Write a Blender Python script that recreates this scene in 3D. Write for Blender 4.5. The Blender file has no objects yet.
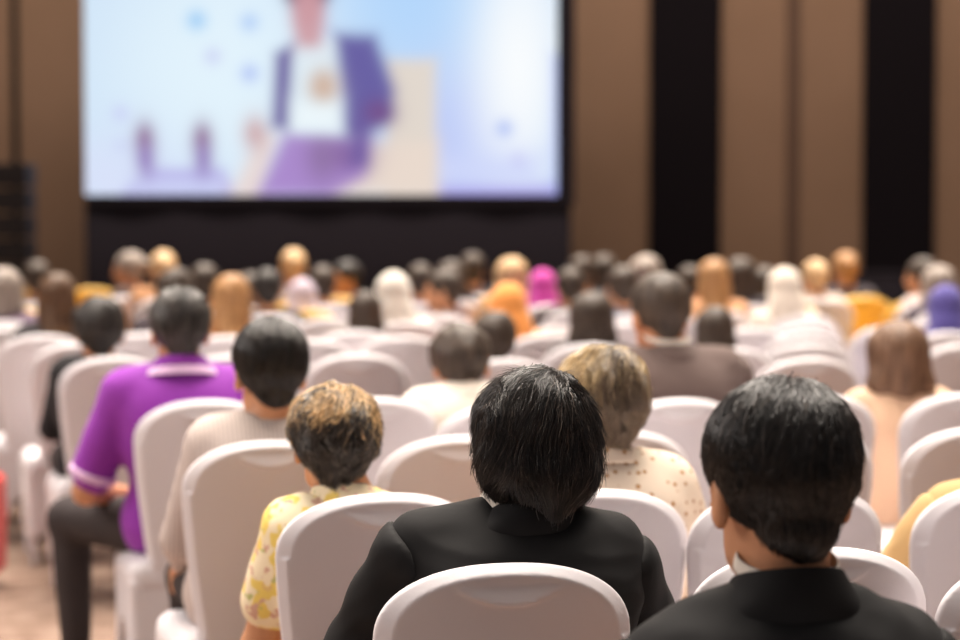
import bpy, math, random
import numpy as np
from mathutils import Vector, Matrix
random.seed(7)
S = bpy.context.scene
COL = S.collection
rad = math.radians

# ------------------------------------------------------------------ camera, world, lights, exposure
FPX = 2267.0
CAMZ = 1.5
PITCH = math.atan(108.0 / FPX)
cd = bpy.data.cameras.new('camera')
cam = bpy.data.objects.new('camera', cd)
COL.objects.link(cam)
cam.location = (0, 0, CAMZ)
cam.rotation_euler = (math.pi / 2 - PITCH, 0, 0)
cd.sensor_width = 36.0
cd.lens = FPX / 960 * 36
cd.clip_start = 0.1
cd.clip_end = 200
cd.dof.use_dof = True
cd.dof.focus_distance = 3.66
cd.dof.aperture_fstop = 2.7
S.camera = cam

w = bpy.data.worlds.new('world')
S.world = w
w.use_nodes = True
bg = w.node_tree.nodes['Background']
bg.inputs[0].default_value = (1.0, 0.93, 0.93, 1)
bg.inputs[1].default_value = 0.15

def area(name, loc, rot, sx, sy, power, col):
    l = bpy.data.lights.new(name, 'AREA')
    l.shape = 'RECTANGLE'; l.size = sx; l.size_y = sy
    l.energy = power; l.color = col
    o = bpy.data.objects.new(name, l); COL.objects.link(o)
    o.location = loc; o.rotation_euler = rot
    return o
hl = area('house_light', (0.0, 10.5, 6.0), (rad(-18), 0, 0), 12, 15, 1800, (1.0, 0.90, 0.80))
hl.data.spread = rad(65)
sl_ = area('side_light', (-6.5, 5.5, 4.2), (0, 0, 0), 7, 2.5, 130, (1.0, 0.90, 0.84))
sl_.rotation_euler = Vector((1, .22, -.55)).to_track_quat('-Z', 'Y').to_euler(); sl_.data.spread = rad(100)
area('stage_wash', (0.5, 16.0, 6.0), (rad(-25), 0, 0), 9, 3, 520, (1.0, 0.84, 0.68))
area('wall_fill', (0.0, 19.5, 7.5), (rad(55), 0, 0), 18, 1.5, 580, (1.0, 0.86, 0.74))  # unseen fill lamp, added to brighten the back wall
for i, (x, y) in enumerate([(-1.2, 4.6), (1.4, 5.0), (-2.6, 8.2), (0.2, 7.4), (2.6, 8.6), (-1.2, 11.5), (1.6, 11.8), (3.6, 12.5), (-3.4, 12.4), (0.2, 14.5)]):
    l = bpy.data.lights.new('downlight', 'SPOT')
    l.energy = 200; l.color = (1.0, 0.83, 0.66); l.spot_size = rad(75); l.spot_blend = 0.8; l.shadow_soft_size = 0.12
    o = bpy.data.objects.new('downlight', l); COL.objects.link(o); o.location = (x, y + 0.6, 5.8)

S.view_settings.view_transform = 'Standard'
S.view_settings.look = 'None'
S.view_settings.gamma = 1
S.view_settings.exposure = 0.0
S.cycles.use_denoising = True
S.cycles.max_bounces = 6
S.cycles.caustics_reflective = False
S.cycles.caustics_refractive = False

# ------------------------------------------------------------------ helpers
cp_, sp_ = math.cos(PITCH), math.sin(PITCH)
def at(px, py, Y):
    """point of the photograph at ground distance Y"""
    u = (px - 480) / FPX; v = (320 - py) / FPX
    t = Y / (cp_ + v * sp_)
    return Vector((u * t, Y, CAMZ + t * (-sp_ + v * cp_)))
def dist_at_height(py, z):
    v = (320 - py) / FPX
    t = (z - CAMZ) / (-sp_ + v * cp_)
    return t * (cp_ + v * sp_)

def srgb(r, g, b):
    f = lambda c: (c / 255 / 12.92) if c / 255 <= 0.04045 else ((c / 255 + 0.055) / 1.055) ** 2.4
    return (f(r), f(g), f(b), 1)

def mat(name, col, rough=0.8, spec=0.3, sheen=0.0, bump=None, noise=None, metal=0):
    m = bpy.data.materials.new(name); m.use_nodes = True
    nt = m.node_tree; b = nt.nodes['Principled BSDF']
    b.inputs['Base Color'].default_value = col
    b.inputs['Roughness'].default_value = rough
    b.inputs['Specular IOR Level'].default_value = spec
    b.inputs['Metallic'].default_value = metal
    b.inputs['Sheen Weight'].default_value = sheen
    b.inputs['Sheen Roughness'].default_value = 0.5
    if bump or noise:
        tc = nt.nodes.new('ShaderNodeTexCoord')
    if noise:
        n = nt.nodes.new('ShaderNodeTexNoise'); n.inputs['Scale'].default_value = noise[0]; n.inputs['Detail'].default_value = 4
        nt.links.new(tc.outputs['Object'], n.inputs['Vector'])
        r = nt.nodes.new('ShaderNodeValToRGB')
        r.color_ramp.elements[0].position = 0.3; r.color_ramp.elements[1].position = 0.7
        r.color_ramp.elements[0].color = col; r.color_ramp.elements[1].color = noise[1]
        nt.links.new(n.outputs['Fac'], r.inputs['Fac']); nt.links.new(r.outputs['Color'], b.inputs['Base Color'])
    if bump:
        n = nt.nodes.new('ShaderNodeTexNoise'); n.inputs['Scale'].default_value = bump[0]; n.inputs['Detail'].default_value = 5
        nt.links.new(tc.outputs['Object'], n.inputs['Vector'])
        u = nt.nodes.new('ShaderNodeBump'); u.inputs['Strength'].default_value = bump[1]; u.inputs['Distance'].default_value = 0.01
        nt.links.new(n.outputs['Fac'], u.inputs['Height']); nt.links.new(u.outputs['Normal'], b.inputs['Normal'])
    return m

def mesh_obj(name, V, Fq, m=None, parent=None, smooth=True):
    me = bpy.data.meshes.new(name)
    V = np.asarray(V, dtype=np.float32)
    if isinstance(Fq, np.ndarray):
        k = Fq.shape[1]
        me.vertices.add(len(V)); me.vertices.foreach_set('co', V.ravel())
        me.loops.add(Fq.size); me.loops.foreach_set('vertex_index', Fq.astype(np.int32).ravel())
        me.polygons.add(len(Fq)); me.polygons.foreach_set('loop_start', np.arange(0, Fq.size, k, dtype=np.int32))
        me.update(calc_edges=True)
    else:
        me.from_pydata([tuple(v) for v in V], [], Fq)
    me.validate()
    if smooth:
        me.polygons.foreach_set('use_smooth', np.ones(len(me.polygons), dtype=bool))
    if m: me.materials.append(m)
    o = bpy.data.objects.new(name, me); COL.objects.link(o)
    if parent: o.parent = parent
    return o

def box_mesh(name, lo, hi, m, parent=None, bevel=0.0):
    x0, y0, z0 = lo; x1, y1, z1 = hi
    V = [(x0,y0,z0),(x1,y0,z0),(x1,y1,z0),(x0,y1,z0),(x0,y0,z1),(x1,y0,z1),(x1,y1,z1),(x0,y1,z1)]
    Q = [(0,3,2,1),(4,5,6,7),(0,1,5,4),(1,2,6,5),(2,3,7,6),(3,0,4,7)]
    o = mesh_obj(name, V, Q, m, parent, smooth=False)
    if bevel:
        b = o.modifiers.new('bevel', 'BEVEL'); b.width = bevel; b.segments = 3
    return o

def empty(name, loc, rz=0, scale=1.0):
    o = bpy.data.objects.new(name, None); COL.objects.link(o)
    o.location = loc; o.rotation_euler = (0, 0, rz); o.scale = (scale,) * 3
    o.empty_display_size = 0.1
    return o
def tag(o, label, cat, group=None):
    o['label'] = label; o['category'] = cat
    if group: o['group'] = group
    return o
def struct(o):
    o['kind'] = 'structure'; return o
def copy_tree(o, parent=None):
    c = o.copy(); COL.objects.link(c)
    if parent: c.parent = parent
    for ch in list(o.children): copy_tree(ch, c)
    return c

# ------------------------------------------------------------------ distance-field modelling
def smin(a, b, k):
    h = np.clip(0.5 + 0.5 * (b - a) / k, 0, 1)
    return b + (a - b) * h - k * h * (1 - h)

class Field:
    def __init__(s): s.p = []; s.disp = None
    def cap(s, a, b, ra, rb=None, k=.02, w=(1, 1, 1), op='u'):
        rb = ra if rb is None else rb
        a = np.array(a, float); b = np.array(b, float); W = np.array(w, float)
        d = b - a; L2 = float(((d * W) ** 2).sum()) + 1e-12
        def f(x, y, z):
            t = np.clip(((x - a[0]) * d[0] * W[0]**2 + (y - a[1]) * d[1] * W[1]**2 + (z - a[2]) * d[2] * W[2]**2) / L2, 0, 1)
            return np.sqrt(((x - a[0] - t * d[0]) * W[0])**2 + ((y - a[1] - t * d[1]) * W[1])**2 + ((z - a[2] - t * d[2]) * W[2])**2) - (ra + (rb - ra) * t)
        r = max(ra, rb) / min(w)
        s.p.append((f, np.minimum(a, b) - r, np.maximum(a, b) + r, k, op)); return s
    def ell(s, c, r, k=.02, R=None, op='u'):
        c = np.array(c, float); r = np.array(r, float)
        M = np.eye(3) if R is None else np.array(R, float)
        def f(x, y, z):
            X, Y, Z = x - c[0], y - c[1], z - c[2]
            a = M[0,0]*X + M[1,0]*Y + M[2,0]*Z; b = M[0,1]*X + M[1,1]*Y + M[2,1]*Z; e = M[0,2]*X + M[1,2]*Y + M[2,2]*Z
            k0 = np.sqrt((a/r[0])**2 + (b/r[1])**2 + (e/r[2])**2)
            k1 = np.sqrt((a/r[0]**2)**2 + (b/r[1]**2)**2 + (e/r[2]**2)**2) + 1e-9
            return k0 * (k0 - 1) / k1
        e = r if R is None else np.full(3, r.max())
        s.p.append((f, c - e, c + e, k, op)); return s
    def box(s, c, h, r, k=.01, op='u'):
        c = np.array(c, float); h = np.array(h, float)
        def f(x, y, z):
            qx, qy, qz = np.abs(x-c[0])-h[0]+r, np.abs(y-c[1])-h[1]+r, np.abs(z-c[2])-h[2]+r
            return np.sqrt(np.maximum(qx,0)**2+np.maximum(qy,0)**2+np.maximum(qz,0)**2) + np.minimum(np.maximum(qx,np.maximum(qy,qz)),0) - r
        s.p.append((f, c-h, c+h, k, op)); return s
    def fn(s, f, lo, hi, k=.01, op='u'):
        s.p.append((f, np.array(lo, float), np.array(hi, float), k, op)); return s
    def plane(s, n, d, k=.006):      # keep the side where n.p < d
        s.p.append((lambda x, y, z: n[0]*x + n[1]*y + n[2]*z - d, None, None, k, 'i')); return s
    def pts(s, P):
        x, y, z = P[:, 0], P[:, 1], P[:, 2]
        D = np.full(len(P), .3)
        for f, lo, hi, k, op in s.p:
            v = f(x, y, z)
            D = smin(D, v, k) if op == 'u' else (-smin(-D, v, k) if op == 's' else -smin(-D, -v, k))
        if s.disp: D = D + s.disp(x, y, z)
        return D
    def mesh(s, h):
        ad = [p for p in s.p if p[4] == 'u']
        lo = np.min([p[1] for p in ad], 0) - 3*h - .012; hi = np.max([p[2] for p in ad], 0) + 3*h + .012
        n = np.ceil((hi - lo) / h).astype(int) + 1
        ax = [lo[i] + h * np.arange(n[i]) for i in range(3)]
        D = np.full(n, .08)
        for f, l, u, k, op in s.p:
            if l is None: sl = (slice(None),) * 3
            else:
                i0 = np.clip(np.floor((l - lo - k - .03) / h).astype(int), 0, n); i1 = np.clip(np.ceil((u - lo + k + .03) / h).astype(int) + 1, 0, n)
                if (i1 <= i0).any(): continue
                sl = tuple(slice(i0[i], i1[i]) for i in range(3))
            x = ax[0][sl[0]][:, None, None]; y = ax[1][sl[1]][None, :, None]; z = ax[2][sl[2]][None, None, :]
            v = f(x, y, z)
            c = D[sl]
            D[sl] = smin(c, v, k) if op == 'u' else (-smin(-c, v, k) if op == 's' else -smin(-c, -v, k))
        if s.disp: D = D + s.disp(ax[0][:, None, None], ax[1][None, :, None], ax[2][None, None, :])
        for q in (0, -1): D[q] = .05; D[:, q] = .05; D[:, :, q] = .05
        I = D < 0
        c8 = [(i, j, k) for i in (0, 1) for j in (0, 1) for k in (0, 1)]
        sub = lambda A, c: A[c[0]:A.shape[0]-1+c[0], c[1]:A.shape[1]-1+c[1], c[2]:A.shape[2]-1+c[2]]
        cnt = sum(sub(I, c).astype(np.int8) for c in c8)
        act = (cnt > 0) & (cnt < 8)
        idx = np.full(act.shape, -1, dtype=np.int64); A = np.argwhere(act); idx[act] = np.arange(len(A))
        val = {c: D[A[:,0]+c[0], A[:,1]+c[1], A[:,2]+c[2]] for c in c8}
        P = np.zeros((len(A), 3)); N = np.zeros(len(A))
        for a in c8:
            for q in range(3):
                if a[q] == 0:
                    b = list(a); b[q] = 1; b = tuple(b)
                    va, vb = val[a], val[b]
                    m = (va < 0) != (vb < 0)
                    t = np.where(m, va / np.where(m, va - vb, 1), 0)
                    e = np.array(a, float)[None, :].repeat(len(A), 0); e[:, q] += t
                    P += e * m[:, None]; N += m
        V = lo + (A + P / N[:, None]) * h
        Q = []
        for q in range(3):
            sl0 = [slice(1, -1)] * 3; sl1 = [slice(1, -1)] * 3
            sl0[q] = slice(0, -1); sl1[q] = slice(1, None)
            a, b = I[tuple(sl0)], I[tuple(sl1)]
            off = np.array([1, 1, 1]); off[q] = 0
            for flip, mm in ((False, a & ~b), (True, ~a & b)):
                E = np.argwhere(mm) + off
                if not len(E): continue
                o1, o2 = (q + 1) % 3, (q + 2) % 3
                d1 = np.zeros(3, int); d1[o1] = 1; d2 = np.zeros(3, int); d2[o2] = 1
                g = lambda X: idx[X[:, 0], X[:, 1], X[:, 2]]
                quad = np.stack([g(E - d1 - d2), g(E - d2), g(E), g(E - d1)], 1)
                Q.append(quad[:, ::-1] if flip else quad)
        Q = np.concatenate(Q); Q = Q[(Q >= 0).all(1)]
        return V, Q
    def build(s, name, h, m, parent=None):
        V, Q = s.mesh(h)
        return mesh_obj(name, V, Q, m, parent)

def noise3(seed, freq, n=4):
    r = np.random.RandomState(seed); K = r.randn(n, 3) * freq; ph = r.rand(n) * 6.28
    return lambda x, y, z: sum(np.sin(K[i,0]*x + K[i,1]*y + K[i,2]*z + ph[i]) for i in range(n)) / n

# ------------------------------------------------------------------ materials
M = {}
M['cover'] = mat('chair_cover_fabric', srgb(218, 213, 217), 0.5, 0.35, 0.15, bump=(180, 0.04))
M['gold_cover'] = mat('gold_chair_fabric', srgb(238, 190, 76), 0.45, 0.5, 0.3)
M['metal_dark'] = mat('dark_metal', (0.02, 0.02, 0.02, 1), 0.4)
M['black_suit'] = mat('black_suit_wool', (0.009, 0.0085, 0.009, 1), 0.75, 0.18, 0.02, bump=(500, 0.05))
M['seam'] = mat('seam_thread', (0.004, 0.004, 0.004, 1), 0.8)
M['grey_suit'] = mat('grey_suit_wool', srgb(104, 88, 84), 0.85, 0.2, 0.1)
M['skin'] = mat('skin', srgb(214, 150, 108), 0.5, 0.4, noise=(9, srgb(202, 134, 96)))
M['skin_warm'] = mat('warm_skin', srgb(206, 150, 112), 0.5, 0.4, noise=(9, srgb(192, 134, 98)))
M['white_shirt'] = mat('white_shirt_cotton', srgb(228, 218, 206), 0.8, 0.2, 0.1)
M['purple'] = mat('purple_polo_cotton', srgb(142, 52, 166), 0.75, 0.25, 0.1, bump=(400, 0.03))
M['lilac'] = mat('lilac_trim', srgb(226, 190, 226), 0.8, 0.2)
M['trousers'] = mat('charcoal_trouser_wool', srgb(58, 52, 52), 0.85, 0.2)
M['shoe'] = mat('dark_leather', (0.01, 0.01, 0.015, 1), 0.35)
M['navy'] = mat('navy_sock', srgb(30, 34, 66), 0.8)
M['tan'] = mat('tan_jacket_cotton', srgb(192, 158, 108), 0.8, 0.2, 0.1)
M['peach'] = mat('peach_blouse', srgb(228, 190, 160), 0.7, 0.2, 0.2, bump=(14, 0.5))
M['hairshell'] = mat('dark_hair_base', (0.006, 0.005, 0.0045, 1), 0.55, 0.3)

def hair_mat(name, rough=0.32, spec=0.7):
    m = mat(name, (0, 0, 0, 1), rough, spec)
    nt = m.node_tree; a = nt.nodes.new('ShaderNodeAttribute'); a.attribute_name = 'col'
    nt.links.new(a.outputs['Color'], nt.nodes['Principled BSDF'].inputs['Base Color'])
    return m
M['strand'] = hair_mat('hair_strands')

def far_hair(name, c1, c2):
    """streaky hair seen from afar: strands as a stretched noise pattern with relief"""
    m = mat(name, c1, 0.5, 0.35)
    nt = m.node_tree; b = nt.nodes['Principled BSDF']
    tc = nt.nodes.new('ShaderNodeTexCoord'); mp = nt.nodes.new('ShaderNodeMapping'); mp.inputs['Scale'].default_value = (55, 55, 9)
    n = nt.nodes.new('ShaderNodeTexNoise'); n.inputs['Scale'].default_value = 1; n.inputs['Detail'].default_value = 5
    r = nt.nodes.new('ShaderNodeValToRGB'); r.color_ramp.elements[0].position = .35; r.color_ramp.elements[1].position = .65
    r.color_ramp.elements[0].color = c1; r.color_ramp.elements[1].color = c2
    u = nt.nodes.new('ShaderNodeBump'); u.inputs['Strength'].default_value = .6; u.inputs['Distance'].default_value = .01
    nt.links.new(tc.outputs['Object'], mp.inputs['Vector']); nt.links.new(mp.outputs['Vector'], n.inputs['Vector'])
    nt.links.new(n.outputs['Fac'], r.inputs['Fac']); nt.links.new(r.outputs['Color'], b.inputs['Base Color'])
    nt.links.new(n.outputs['Fac'], u.inputs['Height']); nt.links.new(u.outputs['Normal'], b.inputs['Normal'])
    return m
HAIR = {
    'black': far_hair('black_hair', (0.012, 0.010, 0.010, 1), (0.035, 0.028, 0.024, 1)),
    'dark': far_hair('dark_brown_hair', (0.028, 0.019, 0.014, 1), (0.075, 0.05, 0.035, 1)),
    'brown': far_hair('brown_hair', (0.09, 0.045, 0.025, 1), (0.22, 0.12, 0.07, 1)),
    'deepbrown': far_hair('deep_brown_hair', (0.05, 0.022, 0.010, 1), (0.13, 0.065, 0.03, 1)),
    'golden': far_hair('golden_brown_hair', (0.28, 0.13, 0.05, 1), (0.5, 0.27, 0.11, 1)),
    'blond': far_hair('blond_hair', (0.45, 0.28, 0.13, 1), (0.75, 0.52, 0.30, 1)),
    'grey': far_hair('grey_hair', (0.20, 0.165, 0.145, 1), (0.42, 0.35, 0.30, 1)),
}

def floral():
    m = mat('yellow_floral_cotton', srgb(244, 226, 196), 0.8, 0.2)
    nt = m.node_tree; b = nt.nodes['Principled BSDF']; L = nt.links.new
    tc = nt.nodes.new('ShaderNodeTexCoord')
    prev = None
    base = srgb(246, 230, 196)
    for sc, thr, col, off in ((24, .50, srgb(240, 212, 112), 0), (34, .60, srgb(216, 172, 150), 3.3), (38, .64, srgb(190, 188, 120), 7.7)):
        mp = nt.nodes.new('ShaderNodeMapping'); mp.inputs['Location'].default_value = (off, off, off)
        n = nt.nodes.new('ShaderNodeTexNoise'); n.inputs['Scale'].default_value = sc; n.inputs['Detail'].default_value = 1.5
        r = nt.nodes.new('ShaderNodeValToRGB'); r.color_ramp.elements[0].position = thr; r.color_ramp.elements[1].position = thr + .06
        mx = nt.nodes.new('ShaderNodeMixRGB'); mx.inputs[2].default_value = col
        L(tc.outputs['Object'], mp.inputs[0]); L(mp.outputs[0], n.inputs['Vector']); L(n.outputs['Fac'], r.inputs['Fac']); L(r.outputs['Color'], mx.inputs[0])
        if prev: L(prev.outputs[0], mx.inputs[1])
        else: mx.inputs[1].default_value = base
        prev = mx
    L(prev.outputs[0], b.inputs['Base Color'])
    return m
def dots():
    m = mat('dotted_cream_blouse', srgb(236, 220, 204), 0.8, 0.2)
    nt = m.node_tree; b = nt.nodes['Principled BSDF']; L = nt.links.new
    tc = nt.nodes.new('ShaderNodeTexCoord'); v = nt.nodes.new('ShaderNodeTexVoronoi'); v.inputs['Scale'].default_value = 44; v.inputs['Randomness'].default_value = .5
    r = nt.nodes.new('ShaderNodeValToRGB'); r.color_ramp.elements[0].position = .20; r.color_ramp.elements[1].position = .27
    r.color_ramp.elements[0].color = srgb(172, 120, 62); r.color_ramp.elements[1].color = srgb(226, 209, 190)
    L(tc.outputs['Object'], v.inputs['Vector']); L(v.outputs['Distance'], r.inputs['Fac']); L(r.outputs['Color'], b.inputs['Base Color'])
    return m
def hatch():
    m = mat('grey_patterned_shirt', srgb(190, 176, 170), 0.85, 0.2)
    nt = m.node_tree; b = nt.nodes['Principled BSDF']; L = nt.links.new
    tc = nt.nodes.new('ShaderNodeTexCoord'); v = nt.nodes.new('ShaderNodeTexWave'); v.inputs['Scale'].default_value = 28; v.inputs['Distortion'].default_value = 1
    r = nt.nodes.new('ShaderNodeValToRGB'); r.color_ramp.elements[0].color = srgb(206, 192, 184); r.color_ramp.elements[1].color = srgb(178, 164, 160)
    L(tc.outputs['Object'], v.inputs['Vector']); L(v.outputs['Fac'], r.inputs['Fac']); L(r.outputs['Color'], b.inputs['Base Color'])
    return m
M['floral'] = floral(); M['dots'] = dots(); M['hatch'] = hatch()
_cl = {}
def cloth(r, g, b):
    if (r, g, b) not in _cl: _cl[(r, g, b)] = mat('cloth_dyed', srgb(r, g, b), 0.8, 0.2, 0.15)
    return _cl[(r, g, b)]

# ------------------------------------------------------------------ the hall
def wallmat():
    m = mat('brown_wall_fabric', srgb(152, 123, 102), 0.9, 0.1, noise=(1.2, srgb(145, 117, 96)), bump=(60, 0.1))
    return m
M['wall'] = wallmat()
M['wallseam'] = mat('brown_joint', srgb(106, 84, 72), 0.9, 0.1)
M['blackwall'] = mat('black_drape', srgb(24, 20, 24), 0.9, 0.1)
M['blackcloth'] = mat('black_stage_cloth', srgb(42, 38, 44), 0.95, 0.1)
def carpet():
    m = mat('carpet_pile', srgb(148, 126, 112), 0.95, 0.1, 0.1, noise=(9, srgb(108, 84, 70)), bump=(140, 0.5))
    return m
M['carpet'] = carpet()
WY = 24.0
def wx(px, Y=WY): return at(px, 212, Y).x
f = struct(box_mesh('floor', (-14, -2, -0.1), (14, 26, 0), M['carpet']))
wall = struct(box_mesh('wall_back', (-14, WY, 0), (14, WY + .3, 9), M['wall']))
for i, (a, b, mm, d) in enumerate([(649, 720, 'blackwall', .05), (862, 934, 'blackwall', .05), (786, 799, 'wallseam', .02), (13, 20, 'seam', .02), (1080, 1148, 'blackwall', .05), (-120, -52, 'blackwall', .05)]):
    struct(box_mesh('trim_%d' % (i + 1), (wx(a), WY - d, 0), (wx(b), WY + .02, 9), M[mm]))

# projection screen with black surround
SY = 22.0
L0, L1 = at(86, 195, SY), at(557, 195, SY)
sx0, sx1, sz0 = L0.x, L1.x, L0.z
sz1 = sz0 + (sx1 - sx0) * 9 / 16
scr = empty('projection_screen', ((sx0 + sx1) / 2, SY, 0))
tag(scr, 'large bright projection screen showing a seated man in a purple-blue jacket', 'projection screen')
def screen_surface():
    nx, nz = 300, 168
    px = np.linspace(84, 559, nx)[None, :].repeat(nz, 0)
    py = (198 - np.linspace(0, 1, nz) * (475 * 9 / 16))[:, None].repeat(nx, 1)
    sg = lambda d, s: 1 / (1 + np.exp(np.clip(d / s, -40, 40)))
    C = np.zeros((nz, nx, 3))
    def lin(c): return np.array(srgb(*c)[:3])
    def lay(mask, c): 
        C[:] = C * (1 - mask[..., None]) + lin(c) * mask[..., None]
    def bx(x0, y0, x1, y1, s=2.5): return sg(np.maximum(np.abs(px - (x0+x1)/2) - (x1-x0)/2, np.abs(py - (y0+y1)/2) - (y1-y0)/2), s)
    def el(cx, cy, rx, ry, s=2.5): return sg((np.sqrt(((px-cx)/rx)**2 + ((py-cy)/ry)**2) - 1) * min(rx, ry), s)
    def poly(P, s=2.5):
        d = np.full(px.shape, -1e9)
        n = len(P)
        if sum(P[i][0]*P[(i+1)%n][1] - P[(i+1)%n][0]*P[i][1] for i in range(n)) < 0: P = P[::-1]
        for i in range(n):
            (x0, y0), (x1, y1) = P[i], P[(i+1) % n]
            L = math.hypot(x1-x0, y1-y0)
            d = np.maximum(d, ((px-x0)*(y1-y0) - (py-y0)*(x1-x0)) / L)
        return sg(d, s)
    C[:] = lin((208, 228, 248))
    lay(el(230, 70, 110, 110, 30), (228, 244, 253))
    lay(el(420, -10, 80, 90, 25), (178, 214, 252))
    lay(el(455, 150, 50, 70, 16), (186, 200, 248))
    lay(el(520, 70, 40, 110, 14), (252, 254, 255))
    lay(el(110, 185, 60, 40, 15), (218, 226, 250))
    lay(bx(425, 188, 575, 215, 3), (160, 144, 226))
    lay(bx(556, 60, 575, 210, 3), (168, 180, 244))
    lay(bx(435, 160, 540, 187, 8), (208, 216, 251))
    for cx, cy, r, c in ((197, 23, 8, (160, 206, 246)), (250, 25, 7, (178, 206, 248)), (213, 59, 6, (204, 210, 244)), (250, 76, 7, (178, 196, 246)), (120, 116, 6, (204, 210, 246)), (120, 148, 5, (208, 216, 246)), (506, 131, 6, (166, 186, 244)), (520, 163, 5, (204, 206, 246))):
        lay(el(cx, cy, r, r, 3), c)
    # table with two vases
    lay(poly([(150,172),(222,172),(238,200),(118,200)][::-1]), (184, 178, 232)); lay(bx(132, 182, 222, 196, 3), (206, 212, 246))
    for cx in (144, 202):
        lay(el(cx, 142, 9, 15, 3), (150, 116, 152)); lay(el(cx + 1, 163, 8, 14, 3), (150, 126, 190))
    # armchair
    lay(bx(388, 62, 437, 200), (226, 216, 206)); lay(bx(330, 145, 437, 200, 4), (234, 218, 206))
    lay(poly([(262,135),(276,140),(262,205),(226,205)][::-1], 4), (234, 218, 214)); lay(el(255, 136, 10, 14, 4), (206, 170, 172))
    # man
    lay(poly([(286,132),(372,140),(366,180),(330,200),(256,200)][::-1], 3), (172, 140, 206))
    lay(el(345, 158, 22, 14, 5), (140, 106, 164))
    lay(el(322, 160, 12, 20, 6), (146, 118, 166))
    lay(poly([(290,50),(340,40),(346,136),(288,134)][::-1]), (226, 240, 248))
    lay(poly([(276,56),(294,46),(289,132),(272,130)][::-1]), (110, 98, 160))
    lay(poly([(336,36),(376,38),(396,92),(392,120),(368,138),(346,138)][::-1], 3), (106, 98, 164))
    lay(el(380, 116, 14, 12, 4), (120, 84, 140)); lay(bx(352, 125, 368, 168, 4), (112, 94, 160))
    lay(el(324, 90, 14, 17, 4), (208, 178, 158)); lay(bx(296, 108, 338, 130, 4), (238, 248, 252))
    lay(el(308, -14, 26, 26, 3), (82, 62, 96)); lay(el(309, 16, 17, 30, 3), (206, 156, 164)); lay(bx(301, 34, 320, 47, 3), (208, 160, 166))
    X = np.linspace(sx0, sx1, nx)[None, :].repeat(nz, 0) - scr.location.x
    Z = np.linspace(sz0, sz1, nz)[:, None].repeat(nx, 1)
    V = np.stack([X, np.full_like(X, -.03), Z], -1).reshape(-1, 3)
    i = np.arange(nz * nx).reshape(nz, nx)
    Q = np.stack([i[:-1, :-1], i[:-1, 1:], i[1:, 1:], i[1:, :-1]], -1).reshape(-1, 4)
    o = mesh_obj('screen_surface', V, Q, None, scr)
    a = o.data.color_attributes.new('col', 'FLOAT_COLOR', 'POINT')
    a.data.foreach_set('color', np.concatenate([C.reshape(-1, 3), np.ones((nz * nx, 1))], 1).astype(np.float32).ravel())
    m = bpy.data.materials.new('screen_glow'); m.use_nodes = True; nt = m.node_tree; nt.nodes.clear()
    at_ = nt.nodes.new('ShaderNodeAttribute'); at_.attribute_name = 'col'
    e = nt.nodes.new('ShaderNodeEmission'); e.inputs[1].default_value = 1.0
    out = nt.nodes.new('ShaderNodeOutputMaterial')
    nt.links.new(at_.outputs['Color'], e.inputs[0]); nt.links.new(e.outputs[0], out.inputs[0])
    o.data.materials.append(m)
screen_surface()
hw = (sx1 - sx0) / 2
box_mesh('screen_backing', (-hw, -.025, sz0 - .02), (hw, .03, sz1 + .02), M['blackcloth'], scr)
for a in (0, 1):
    x = (-hw - .10, -hw) if a == 0 else (hw, hw + .17)
    if a: box_mesh('frame_bar', (x[0], -.05, sz0 - .1), (x[1], .05, sz1 + .1), M['blackcloth'], scr)
box_mesh('frame_bar', (-hw, -.05, sz0 - .10), (hw, .05, sz0), M['blackcloth'], scr)
box_mesh('frame_bar', (-hw, -.05, sz1), (hw, .05, sz1 + .1), M['blackcloth'], scr)
# black skirt drape below the screen, with soft pleats
def drape(name, x0, x1, z0, z1, Y, m, amp=.012, wl=.9):
    n = int((x1 - x0) / .03); X = np.linspace(x0, x1, n)
    yy = amp * np.sin(X / wl * 6.28) + amp * .4 * np.sin(X / wl * 2.7)
    V = []; 
    for z in (z0, z1):
        for x, y in zip(X, yy): V.append((x, Y + y, z))
    for z in (z0, z1):
        for x, y in zip(X, yy): V.append((x, Y + y + .02, z))
    Q = []
    for i in range(n - 1):
        Q.append((i, i + 1, n + i + 1, n + i)); Q.append((2*n + i, 3*n + i, 3*n + i + 1, 2*n + i + 1))
        Q.append((n + i, n + i + 1, 3*n + i + 1, 3*n + i)); Q.append((i, 2*n + i, 2*n + i + 1, i + 1))
    Q += [(0, n, 3*n, 2*n), (n-1, 3*n-1, 4*n-1, 2*n-1)]
    return mesh_obj(name, V, Q, m)
dr = drape('stage_drape', at(85, 212, 22).x, at(571, 212, 22).x, 0.0, sz0 - .10, 22.0, M['blackcloth'])
tag(dr, 'black pleated drape hanging below the projection screen', 'drape')
# low black draped table at the right
tb = empty('draped_table', (at(862, 212, 20.5).x, 20.5, 0)); tag(tb, 'long low black-draped table in front of the right black wall strip', 'table')
zt = at(0, 272, 20.5).z
box_mesh('tabletop', (-.9, -.35, zt - .05), (.42, .35, zt), M['blackcloth'], tb, .01)
d2 = drape('table_skirt', -.9, .42, 0, zt - .05, -.36, M['blackcloth'], .015, .12); d2.parent = tb
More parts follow.
